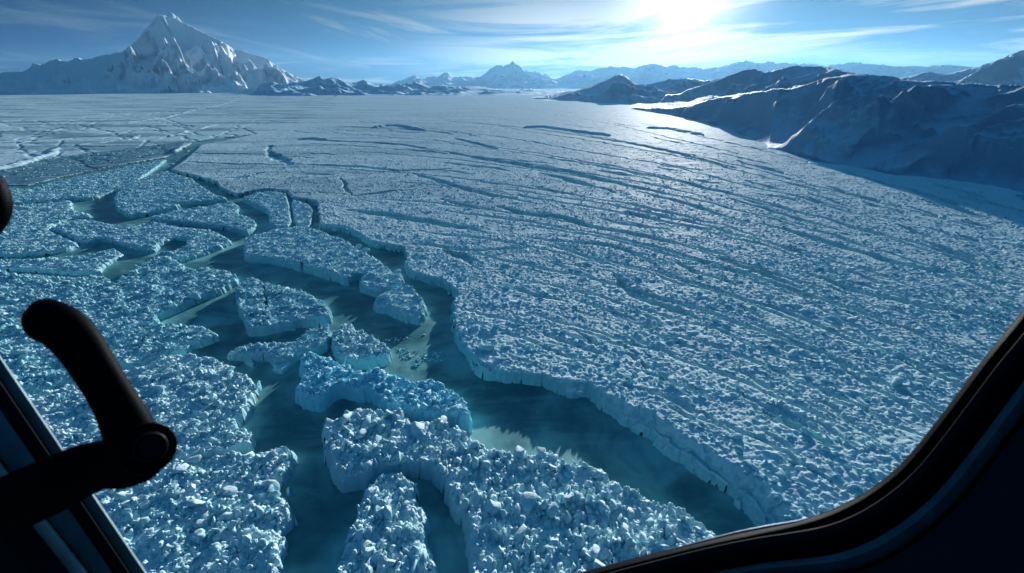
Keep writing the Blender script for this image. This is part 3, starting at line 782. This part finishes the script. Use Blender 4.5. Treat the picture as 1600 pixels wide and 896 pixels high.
# ------------------------------------------------------------------ mountains
def massif(name, sky, r_foot, r_ridge, r_back, mat, seed, rows=160, daz=.08, feat=None, rough=.35, warp=2.0, gpow=1.15, drop=None, jag=1.0, foot_var=.0, base=-6, tier=None):
    """a range: its crest meets the sky where the traced outline does; spurs and gullies run down from it.
    r_foot, r_ridge may be functions of azimuth (radians)"""
    az_s = np.array([azel(*p)[0] for p in sky]); el_s = np.array([azel(*p)[1] for p in sky])
    order = np.argsort(az_s); az_s, el_s = az_s[order], el_s[order]
    az = np.arange(az_s[0], az_s[-1], RAD(daz)); K = len(az)
    rf = np.array([r_foot(a) if callable(r_foot) else r_foot for a in az]); rr = np.array([r_ridge(a) if callable(r_ridge) else r_ridge for a in az])
    rf = rf * (1 + foot_var * fbm(az * 14, az * 0 + seed, seed, 4))
    u = np.linspace(0, 1.5, rows)          # 0 foot, 1 crest, 1.5 back
    T, A = np.meshgrid(u, az, indexing='ij')
    RF = np.broadcast_to(rf, T.shape); RR = np.broadcast_to(rr, T.shape)
    R = np.where(T <= 1, RF + (RR - RF) * T, RR + (r_back - RR) * (T - 1) * 2)
    X = R * np.sin(A); Y = R * np.cos(A)
    fs = feat or (r_ridge(az[K // 2]) if callable(r_ridge) else r_ridge) * .08
    x, y = (X / fs).ravel().astype(F4), (Y / fs).ravel().astype(F4)
    rg = par(lambda a, b: ridged(a, b, seed, 6), x, y).reshape(T.shape)
    w1 = par(lambda a, b: fbm(a * .7, b * .7, seed + 30, 4), x, y).reshape(T.shape)
    side = np.clip(1 - T, 0, 1)
    Aw = A + RAD(warp) * w1 * np.clip(np.abs(1 - T) * 6, 0, 1)
    crest = np.interp(Aw, az_s, el_s)
    fine = fbm(A * 60, A * 0 + .5, seed + 50, 4) * .0016 * jag + fbm(A * 260, A * 0 + .5, seed + 51, 3) * .0006 * jag
    Hc = CAM_H + np.interp(Aw, az, rr) * (crest + fine * sstep(.86, 1, T))
    Hc = np.maximum(Hc, 8)
    g = np.where(T <= 1, np.clip(T, 0, 1) ** gpow, 1 - sstep(0, 1, (T - 1) * 2) * .97)
    env = np.clip(np.sin(np.clip(T, 0, 1) * math.pi), 0, 1) ** .7 * (T <= 1) + (T > 1) * .5 * np.clip((T - 1) * 6, 0, 1)
    H = Hc * g + Hc * env * rough * (rg - .85)
    if tier: H = tier(T, A, R, H, Hc)
    edge = np.clip(np.minimum((A - az_s[0]), (az_s[-1] - A)) / RAD(.6), 0, 1)
    H = H * (.1 + .9 * edge)
    H = H + base * (1 - sstep(0, .04, T))
    # keep the front below the crest line as seen from the cockpit
    lim = CAM_H + R * (np.interp(A, az_s, el_s) + fine * sstep(.93, 1, T)) - 25 * np.clip(1 - T, 0, .25)
    H = np.where(T < 1, np.minimum(H, lim), H)
    me = grid_mesh(name, X, Y, H, np.ones(X.shape, bool))
    o = link(name, me, mat); return o

# the great snowy peak on the left, above its own lower shoulders
o = massif('snow_mountain', [(-260,128),(-120,120),(-60,112),(0,113),(40,112),(70,100),(88,93),(105,98),(118,92),(135,92),(160,86),(190,82),(200,74),(215,62),(225,48),(237,34),(248,23),(256,23),(275,30),(300,42),(318,52),(332,58),(352,68),(365,76),(382,80),(400,87),(415,91),(430,102),(450,113),(468,122),(482,131),(495,140)],
           8200, 10800, 13000, M_PEAK, 601, rows=330, daz=.05, feat=800, rough=.46, warp=3.0, gpow=1.9, foot_var=.03)
tag(o, 'tall snow covered mountain with a pointed summit', None, None, 'structure')
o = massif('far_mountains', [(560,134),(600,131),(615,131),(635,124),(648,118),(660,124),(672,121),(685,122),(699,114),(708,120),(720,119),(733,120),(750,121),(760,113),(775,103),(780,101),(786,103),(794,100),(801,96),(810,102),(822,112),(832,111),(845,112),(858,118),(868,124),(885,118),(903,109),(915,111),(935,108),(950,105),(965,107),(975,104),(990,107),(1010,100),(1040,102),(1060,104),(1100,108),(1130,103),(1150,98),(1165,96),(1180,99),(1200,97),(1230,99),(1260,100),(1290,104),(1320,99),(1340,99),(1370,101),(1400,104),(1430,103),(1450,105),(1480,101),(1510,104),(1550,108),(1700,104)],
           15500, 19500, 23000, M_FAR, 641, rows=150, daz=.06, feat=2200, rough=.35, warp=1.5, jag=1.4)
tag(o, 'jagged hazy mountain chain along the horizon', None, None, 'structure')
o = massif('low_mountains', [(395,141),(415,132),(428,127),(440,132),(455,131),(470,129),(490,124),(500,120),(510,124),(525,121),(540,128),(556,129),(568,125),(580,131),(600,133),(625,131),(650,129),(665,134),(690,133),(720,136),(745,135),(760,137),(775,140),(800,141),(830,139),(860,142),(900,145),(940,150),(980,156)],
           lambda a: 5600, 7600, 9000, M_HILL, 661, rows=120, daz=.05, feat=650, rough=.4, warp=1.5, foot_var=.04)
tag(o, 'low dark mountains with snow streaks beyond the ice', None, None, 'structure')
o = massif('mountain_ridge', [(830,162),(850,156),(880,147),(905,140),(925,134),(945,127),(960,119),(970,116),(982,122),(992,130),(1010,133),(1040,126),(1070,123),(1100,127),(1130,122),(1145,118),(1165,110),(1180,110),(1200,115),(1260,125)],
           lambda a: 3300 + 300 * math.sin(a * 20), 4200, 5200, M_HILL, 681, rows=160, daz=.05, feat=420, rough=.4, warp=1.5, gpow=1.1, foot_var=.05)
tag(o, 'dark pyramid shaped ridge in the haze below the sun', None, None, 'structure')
def rf_right(a):   # foot of the shaded valley side, from the picture
    xs = [azel(x, y)[0] for x, y in FOOT]; rs = [math.hypot(*ground(x, y, 3)) for x, y in FOOT]
    return float(np.interp(a, xs, rs))
FOOT = [(980,170),(1060,181),(1120,196),(1200,232),(1290,256),(1370,272),(1450,286),(1530,302),(1600,322),(1750,360)]
CREST_A = [(985,170),(1010,170),(1040,170),(1060,168),(1090,163),(1120,153),(1160,149),(1200,141),(1240,138),(1270,128),(1300,121),(1330,116),(1360,117),(1385,118),(1410,123),(1440,127),(1470,128),(1500,130),(1540,132),(1600,134),(1750,132)]
CREST_B = [(1030,152),(1060,148),(1085,138),(1110,131),(1130,121),(1150,113),(1165,108),(1180,108),(1195,112),(1215,108),(1240,103),(1265,102),(1290,104),(1310,108),(1335,114),(1365,121),(1400,128),(1440,135)]
def steep(a, rf, crest, tan):
    """distance of the crest when the slope up from the foot keeps one steepness"""
    el = float(np.interp(a, [azel(*p)[0] for p in crest], [azel(*p)[1] for p in crest]))
    return rf + max(60.0, (100 + rf * el) / (tan - el))
o = massif('hills', CREST_A,
           rf_right, lambda a: steep(a, rf_right(a), CREST_A, .30), 4000, M_HILL, 701, rows=330, daz=.05, feat=210, rough=.36, warp=3.5, gpow=.95, foot_var=.02)
tag(o, 'shaded hillsides streaked with thin snow along the right of the sheet', None, None, 'structure')
o = massif('hills', CREST_B,
           lambda a: rf_right(a) + 800 + 60 * math.sin(a * 37), lambda a: steep(a, rf_right(a) + 800, CREST_B, .27), 4500, M_HILL, 741, rows=200, daz=.04, feat=420, rough=.3, warp=2.0, gpow=1.0, foot_var=.03)
tag(o, 'farther row of shaded hills fading into the sunlit air', None, None, 'structure')
o = massif('mountain_slope', [(1380,128),(1420,120),(1445,113),(1480,116),(1520,108),(1545,99),(1570,88),(1600,78),(1650,62),(1750,50)],
           4700, 6000, 7500, M_HILL, 721, rows=150, daz=.05, feat=700, rough=.35, warp=1.5)
tag(o, 'snow streaked mountain slope rising at the right edge', None, None, 'structure')

# ------------------------------------------------------------------ helicopter cabin
M_BLACK = plain_mat('black_rubber', (.0016, .002, .0028), .5, bump=300, spec=.4, gloss=.3)
M_PLASTIC = plain_mat('black_plastic', (.0010, .0018, .0026), .5, bump=500, spec=.06, gloss=.3)
M_NAVY = plain_mat('dark_navy_trim', (.004, .010, .017), .5, bump=350, spec=.3, gloss=.3)
M_TRIM = plain_mat('grey_blue_metal', (.035, .085, .10), .5, metal=.1)
M_PALE = plain_mat('pale_grey_metal', (.70, .78, .72), .5)
M_EDGE = plain_mat('grey_door_edge', (.17, .24, .25), .5)
M_CHAN = plain_mat('slate_channel', (.06, .12, .14), .5)
M_STEEL = plain_mat('worn_steel', (.14, .15, .155), .45, metal=.5)
heli = bpy.data.objects.new('helicopter', None); C.objects.link(heli); heli.location = (0, 0, CAM_H)
heli.empty_display_size = .1
tag(heli, 'dark helicopter cabin window frame and door latch around the view', 'helicopter')
ROT = Matrix.Rotation(math.pi / 2 - PITCH, 3, 'X')
def cabin(px, py, depth):
    """point of the cabin, seen at px, py, depth metres ahead of the eye"""
    return ROT @ Vector(((px - 800) / FPX * depth, (448 - py) / FPX * depth, -depth))

def catmull(pts, n=8):
    P = [np.array(p, float) for p in pts]; P = [2 * P[0] - P[1]] + P + [2 * P[-1] - P[-2]]
    out = []
    for i in range(1, len(P) - 2):
        for k in range(n):
            t = k / n
            out.append(.5 * ((2 * P[i]) + (-P[i - 1] + P[i + 1]) * t + (2 * P[i - 1] - 5 * P[i] + 4 * P[i + 1] - P[i + 2]) * t * t + (-P[i - 1] + 3 * P[i] - 3 * P[i + 1] + P[i + 2]) * t ** 3))
    out.append(P[-2]); return out

def loft(name, rails, mat, parent=heli, close=True, smooth=True):
    """skin through rails (each a list of cabin points); closed section"""
    bm = bmesh.new(); rows = [[bm.verts.new(p) for p in r] for r in rails]
    n = len(rows); m = len(rows[0])
    for i in range(n if close else n - 1):
        a, b = rows[i], rows[(i + 1) % n]
        for k in range(m - 1): bm.faces.new((a[k], a[k + 1], b[k + 1], b[k]))
    if close:
        bm.faces.new([r[0] for r in rows]); bm.faces.new([r[-1] for r in rows][::-1])
    bmesh.ops.recalc_face_normals(bm, faces=bm.faces)
    me = bpy.data.meshes.new(name); bm.to_mesh(me); bm.free()
    if smooth:
        me.polygons.foreach_set('use_smooth', np.ones(len(me.polygons), bool))
        try: me.set_sharp_from_angle(angle=RAD(40))
        except Exception: pass
    return link(name, me, mat, parent)

OPEN = catmull([(1860,-250),(1800,0),(1730,240),(1660,392),(1600,482),(1540,556),(1480,636),(1425,706),(1385,745),(1340,776),(1290,800),(1240,815),(1180,828),(1100,845),(1000,870),(900,896),(780,926),(600,966),(380,1010)], 8)
NRM = []
for i in range(len(OPEN)):
    a = OPEN[max(i - 1, 0)]; b = OPEN[min(i + 1, len(OPEN) - 1)]; t = (b - a) / np.linalg.norm(b - a); NRM.append(np.array((-t[1], t[0])) * -1)
# outward is down-right
NRM = [n if (n[0] * 1 + n[1] * 1) > 0 else -n for n in NRM]
def prof(section):
    """section: (offset px outward, depth); returns rails"""
    def off(o, i):
        return o(i / (len(OPEN) - 1)) if callable(o) else o
    return [[cabin(*(OPEN[i] + NRM[i] * off(o_, i)), d) for i in range(len(OPEN))] for o_, d in section]
def band(w_right, w_bottom):      # width that shrinks from the side post to the sill
    return lambda t: w_bottom + (w_right - w_bottom) * float(1 - sstep(.50, .70, t))
loft('window_seal', prof([(0, .780), (3, .768), (8, .762), (band(20, 12), .760), (band(24, 15), .772), (band(22, 14), .80), (4, .81)]), M_PLASTIC)
loft('window_frame', prof([(band(18, 10), .79), (band(24, 13), .742), (band(36, 24), .735), (band(60, 44), .735), (band(70, 52), .745), (band(72, 54), .80)]), M_BLACK)
loft('trim_strip', prof([(band(68, 50), .765), (band(72, 53), .722), (band(84, 60), .712), (band(100, 70), .716), (band(106, 74), .726), (band(104, 73), .775)]), M_TRIM)
loft('cabin_panel', prof([(band(102, 72), .76), (band(110, 77), .705), (band(170, 120), .66), (band(280, 200), .62), (420, .58), (700, .54), (700, .60), (300, .70)]), M_NAVY)
# bright metal bead along the sill
SB = [(1262,810),(1240,816),(1200,823),(1150,833),(1090,848),(1040,861)]
def tube(name, pts, radii, mat, parent=heli, n=20, flat=1.0, sub=0, caps=True):
    """tube through (px, py, depth) points, radii in picture px"""
    P = catmull([(*p, r) for p, r in zip(pts, radii)], 6)
    W = [cabin(p[0], p[1], p[2]) for p in P]; Rr = [p[3] / FPX * p[2] for p in P]
    bm = bmesh.new(); rings = []; fwd = ROT @ Vector((0, 0, -1))
    for i, w in enumerate(W):
        t = (W[min(i + 1, len(W) - 1)] - W[max(i - 1, 0)]).normalized()
        s = t.cross(fwd).normalized(); v = s.cross(t).normalized()
        rings.append([bm.verts.new(w + s * math.cos(a) * Rr[i] + v * math.sin(a) * Rr[i] * flat) for a in [2 * math.pi * k / n for k in range(n)]])
    for a, b in zip(rings, rings[1:]):
        for k in range(n): bm.faces.new((a[k], a[(k + 1) % n], b[(k + 1) % n], b[k]))
    if caps:
        for rg_, sgn, e in ((rings[0], -1, 0), (rings[-1], 1, -1)):
            t = (W[1] - W[0]).normalized() * -1 if e == 0 else (W[-1] - W[-2]).normalized()
            prev = rg_; c0 = W[e]; r0 = Rr[e]
            for q in (.35, .65, .88):
                ring = [bm.verts.new(c0 + (v.co - c0) * math.sqrt(1 - q * q) + t * r0 * q * .9) for v in rg_]
                for k in range(n): bm.faces.new((prev[k], prev[(k + 1) % n], ring[(k + 1) % n], ring[k]))
                prev = ring
            bm.faces.new(prev)
    bmesh.ops.recalc_face_normals(bm, faces=bm.faces)
    me = bpy.data.meshes.new(name); bm.to_mesh(me); bm.free(); me.polygons.foreach_set('use_smooth', np.ones(len(me.polygons), bool))
    return link(name, me, mat, parent)
tube('sill_bead', [(x, y, .757) for x, y in SB], [.8, 1.6, 2.0, 1.8, 1.4, .8], M_STEEL)

# door post on the left: parallel strips of the door edge, one behind the other
def strip(name, a0, a1, b0, b1, d, thick, mat):
    """a0-a1 right edge, b0-b1 left edge, both running down the picture"""
    def P(p, dd): return cabin(p[0], p[1], dd)
    n = 8
    def rail(p, q, dd): return [P((p[0] + (q[0] - p[0]) * i / n, p[1] + (q[1] - p[1]) * i / n), dd) for i in range(n + 1)]
    e = .12
    a0i = (a0[0] + (b0[0] - a0[0]) * e, a0[1]); a1i = (a1[0] + (b1[0] - a1[0]) * e, a1[1]); b0i = (b0[0] + (a0[0] - b0[0]) * e, b0[1]); b1i = (b1[0] + (a1[0] - b1[0]) * e, b1[1])
    return loft(name, [rail(a0, a1, d + thick * .3), rail(a0i, a1i, d), rail(b0i, b1i, d), rail(b0, b1, d + thick * .3), rail(b0, b1, d + thick), rail(a0, a1, d + thick)], mat, smooth=False)
def xe(x, y): return (x + (y - 896) * .675, y)
def xe2(x, y): return (x + (y - 896) * .80, y)
T0, B0 = 330, 1100
strip('door_edge', xe(230, T0), xe(230, B0), xe(203, T0), xe(203, B0), .62, .03, M_EDGE)
strip('door_seal', xe(204, T0), xe(204, B0), xe(180, T0), xe(180, B0), .605, .03, M_BLACK)
strip('door_channel', xe(181, T0), xe(181, B0), xe2(138, T0), xe2(138, B0), .61, .03, M_CHAN)
strip('door_plate', xe2(139, T0), xe2(139, B0), xe2(106, T0), xe2(106, B0), .60, .02, M_PALE)
strip('door_panel', xe2(107, T0), xe2(107, B0), xe2(-400, T0), xe2(-400, B0), .57, .05, M_BLACK)

# latch lever: fat curved grip, elbow with a bushed pivot, arm running back to the post
h_ = tube('latch_handle', [(72,500,.47),(96,512,.468),(124,540,.466),(150,580,.464),(176,622,.462),(198,664,.46),(212,702,.458)], [34,35,34,32,32,36,41], M_PLASTIC, flat=.8, n=28)
tube('latch_arm', [(212,712,.462),(190,722,.464),(160,726,.468),(128,736,.472),(84,757,.478),(30,782,.486),(-60,826,.50)], [45,42,38,41,44,45,46], M_PLASTIC, flat=.75, n=28)
def cyl(name, px, py, d0, d1, r, mat, parent=heli, n=48, inner=None, tiltx=.0, tilty=.0):
    c = cabin(px, py, d0); ax = (cabin(px + tiltx, py + tilty, d1) - c)
    L = ax.length; az_ = ax.normalized(); s = az_.cross(Vector((0, 0, 1))).normalized(); v = s.cross(az_)
    bm = bmesh.new()
    def ring(rr, t): return [bm.verts.new(c + az_ * L * t + (s * math.cos(2 * math.pi * k / n) + v * math.sin(2 * math.pi * k / n)) * rr / FPX * d0) for k in range(n)]
    prof_ = [(r * .94, 0), (r, .06), (r, 1)]
    if inner: prof_ = [(inner, .9), (inner, .05), (inner * 1.03, 0)] + prof_
    R_ = [ring(*p) for p in prof_]
    for a, b in zip(R_, R_[1:]):
        for k in range(n): bm.faces.new((a[k], a[(k + 1) % n], b[(k + 1) % n], b[k]))
    bm.faces.new(R_[0]); bm.faces.new(R_[-1][::-1])
    bmesh.ops.recalc_face_normals(bm, faces=bm.faces)
    me = bpy.data.meshes.new(name); bm.to_mesh(me); bm.free()
    me.polygons.foreach_set('use_smooth', np.ones(len(me.polygons), bool))
    try: me.set_sharp_from_angle(angle=RAD(35))
    except Exception: pass
    return link(name, me, mat, parent)
cyl('pivot_housing', 232, 700, (.436), .480, 40, M_PLASTIC, tiltx=-18, tilty=10)
cyl('pivot_ring', 236, 699, .433, .445, 23, M_NAVY, inner=20.8, tiltx=-5, tilty=3)
cyl('pivot_bolt', 237, 699, .436, .447, 18, M_BLACK, tiltx=-5, tilty=3)
tube('grab_knob', [(-40,268,.5),(-26,300,.5),(-24,330,.5),(-40,372,.5)], [26,33,34,24], M_PLASTIC, flat=.8)

# ------------------------------------------------------------------ haze
def box(name, x0, x1, y0, y1, z0, z1, mat):
    bm = bmesh.new(); bmesh.ops.create_cube(bm, size=1)
    for v in bm.verts: v.co = Vector(((x0 + x1) / 2 + v.co.x * (x1 - x0), (y0 + y1) / 2 + v.co.y * (y1 - y0), (z0 + z1) / 2 + v.co.z * (z1 - z0)))
    me = bpy.data.meshes.new(name); bm.to_mesh(me); bm.free(); return link(name, me, mat)
mh = bpy.data.materials.new('haze'); mh.use_nodes = True; nt = mh.node_tree; nt.nodes.clear()
out = N(nt, 'ShaderNodeOutputMaterial'); pv = N(nt, 'ShaderNodeVolumePrincipled')
pv.inputs['Color'].default_value = (.22, .53, .86, 1); pv.inputs['Density'].default_value = 1.5e-5; pv.inputs['Anisotropy'].default_value = .5
nt.links.new(pv.outputs[0], out.inputs['Volume'])
o = box('haze', -33000, 33000, -33000, 33000, -3, 1650, mh); tag(o, 'thin blue air', None, None, 'stuff')

# ------------------------------------------------------------------ light
sd = bpy.data.lights.new('sun', 'SUN'); sun = bpy.data.objects.new('sun', sd); C.objects.link(sun)
sd.energy = 5.0; sd.angle = RAD(.55); sd.color = (1.0, .985, .96)
sun.rotation_euler = (-SUN_DIR).to_track_quat('-Z', 'Y').to_euler()
w = bpy.data.worlds.new('World'); bpy.context.scene.world = w; w.use_nodes = True
nt = w.node_tree; nt.nodes.clear()
wo = N(nt, 'ShaderNodeOutputWorld'); bg = N(nt, 'ShaderNodeBackground'); nt.links.new(bg.outputs[0], wo.inputs[0])
sky = N(nt, 'ShaderNodeTexSky', sky_type='NISHITA', sun_disc=False, sun_elevation=SUN_EL, sun_rotation=SUN_AZ, altitude=300, air_density=1.0, dust_density=.0, ozone_density=3.0)
tc = N(nt, 'ShaderNodeTexCoord'); nrm = N(nt, 'ShaderNodeVectorMath', operation='NORMALIZE'); nt.links.new(tc.outputs['Generated'], nrm.inputs[0])
sx = N(nt, 'ShaderNodeSeparateXYZ'); nt.links.new(nrm.outputs[0], sx.inputs[0])
dt = N(nt, 'ShaderNodeVectorMath', operation='DOT_PRODUCT'); nt.links.new(nrm.outputs[0], dt.inputs[0]); dt.inputs[1].default_value = SUN_DIR
dot = dt.outputs['Value']
azn = math_n(nt, 'ARCTAN2', sx.outputs[0], sx.outputs[1])
eln = math_n(nt, 'ARCSINE', sx.outputs[2])
def cv(ax, ey, rot, seed):
    """coordinates for streaks of cirrus: azimuth, elevation, slightly slanted"""
    cb = N(nt, 'ShaderNodeCombineXYZ')
    nt.links.new(math_n(nt, 'MULTIPLY', azn, ax), cb.inputs[0])
    e = math_n(nt, 'ADD', eln, math_n(nt, 'MULTIPLY', azn, rot))
    nt.links.new(math_n(nt, 'MULTIPLY', e, ey), cb.inputs[1]); cb.inputs[2].default_value = seed
    return cb.outputs[0]
def sm(v, a, b):
    m = N(nt, 'ShaderNodeMapRange', interpolation_type='SMOOTHSTEP'); nt.links.new(v, m.inputs[0]); m.inputs[1].default_value = a; m.inputs[2].default_value = b; return m.outputs[0]
def mul(a, b): return math_n(nt, 'MULTIPLY', a, b)
E = lambda px, py: math.atan(azel(px, py)[1]); A_ = lambda px: azel(px, 100)[0]
# bank of cirrus on the right, low; thinner streaks left
b1 = sm(noise_n(nt, cv(2.2, 26, -.035, 1.3), 1.0, 7, .58, .7), .42, .60)
m1 = mul(sm(azn, A_(560), A_(900)), mul(sm(eln, E(800,135), E(800,118)), sm(eln, E(1100, -60), E(1100, 60))))
b2 = sm(noise_n(nt, cv(3.4, 34, .06, 7.7), 1.0, 8, .62, 1.0), .46, .66)
m2 = mul(mul(sm(azn, A_(520), A_(180)), sm(eln, E(100, 125), E(100, 95))), sm(eln, E(100, 0), E(100, 60)))
b3 = sm(noise_n(nt, cv(2.6, 18, .16, 3.1), 1.0, 8, .62, 1.2), .52, .72)
b4 = sm(noise_n(nt, cv(4, 60, -.02, 11.0), 1.0, 6, .6, .5), .50, .66)
m4 = mul(sm(eln, E(800,138), E(800,126)), sm(eln, E(800, 80), E(800, 112)))
cl = math_n(nt, 'MAXIMUM', mul(b1, m1), math_n(nt, 'MAXIMUM', mul(mul(b2, m2), .5), math_n(nt, 'MAXIMUM', mul(b3, .35), mul(mul(b4, m4), .6))))
cl = math_n(nt, 'MINIMUM', cl, .9)
skyc = N(nt, 'ShaderNodeVectorMath', operation='SCALE'); nt.links.new(sky.outputs[0], skyc.inputs[0]); skyc.inputs['Scale'].default_value = 1.0
tint = mixc(nt, 1.0, sky.outputs[0], mixc(nt, sm(dot, .45, .985), (.002, .048, .15), (.045, .115, .18)), 'MULTIPLY')
tint = mixc(nt, sm(eln, .20, .75), tint, mixc(nt, 1.0, sky.outputs[0], (.115, .68, .80), 'MULTIPLY'))  # sky overhead, out of view, brightened to add fill light on the ice
tint = mixc(nt, 1.0, tint, mixc(nt, sm(eln, -.01, .13), (.85, 1.0, 1.9), (1.0, 1.0, 1.0)), 'MULTIPLY')
near_sun = sm(dot, .62, .975)
ccol = mixc(nt, near_sun, (1.2, 1.7, 2.0), (4.0, 3.6, 3.1))
col = mixc(nt, cl, tint, ccol)
# bright air round the sun
g1 = math_n(nt, 'POWER', math_n(nt, 'MAXIMUM', dot, 0.0), 2600.0); g2 = math_n(nt, 'POWER', math_n(nt, 'MAXIMUM', dot, 0.0), 260.0); g3 = math_n(nt, 'POWER', math_n(nt, 'MAXIMUM', dot, 0.0), 40.0)
def addc(c, f, k):
    v = N(nt, 'ShaderNodeVectorMath', operation='SCALE'); v.inputs[0].default_value = k; nt.links.new(f, v.inputs['Scale'])
    a = N(nt, 'ShaderNodeVectorMath', operation='ADD'); nt.links.new(c, a.inputs[0]); nt.links.new(v.outputs[0], a.inputs[1]); return a.outputs[0]
col = addc(col, g1, (230, 220, 200)); col = addc(col, g2, (7, 6.7, 6.1)); col = addc(col, g3, (.35, .4, .42))
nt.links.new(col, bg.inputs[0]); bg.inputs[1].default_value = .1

sc = bpy.context.scene
sc.view_settings.view_transform = 'Standard'; sc.view_settings.look = 'None'; sc.view_settings.exposure = 0.88; sc.view_settings.gamma = 1
sc.render.engine = 'CYCLES'
cy = sc.cycles
cy.use_denoising = True; cy.max_bounces = 5; cy.diffuse_bounces = 2; cy.glossy_bounces = 2; cy.volume_bounces = 0; cy.use_adaptive_sampling = True
cy.caustics_reflective = False; cy.caustics_refractive = False
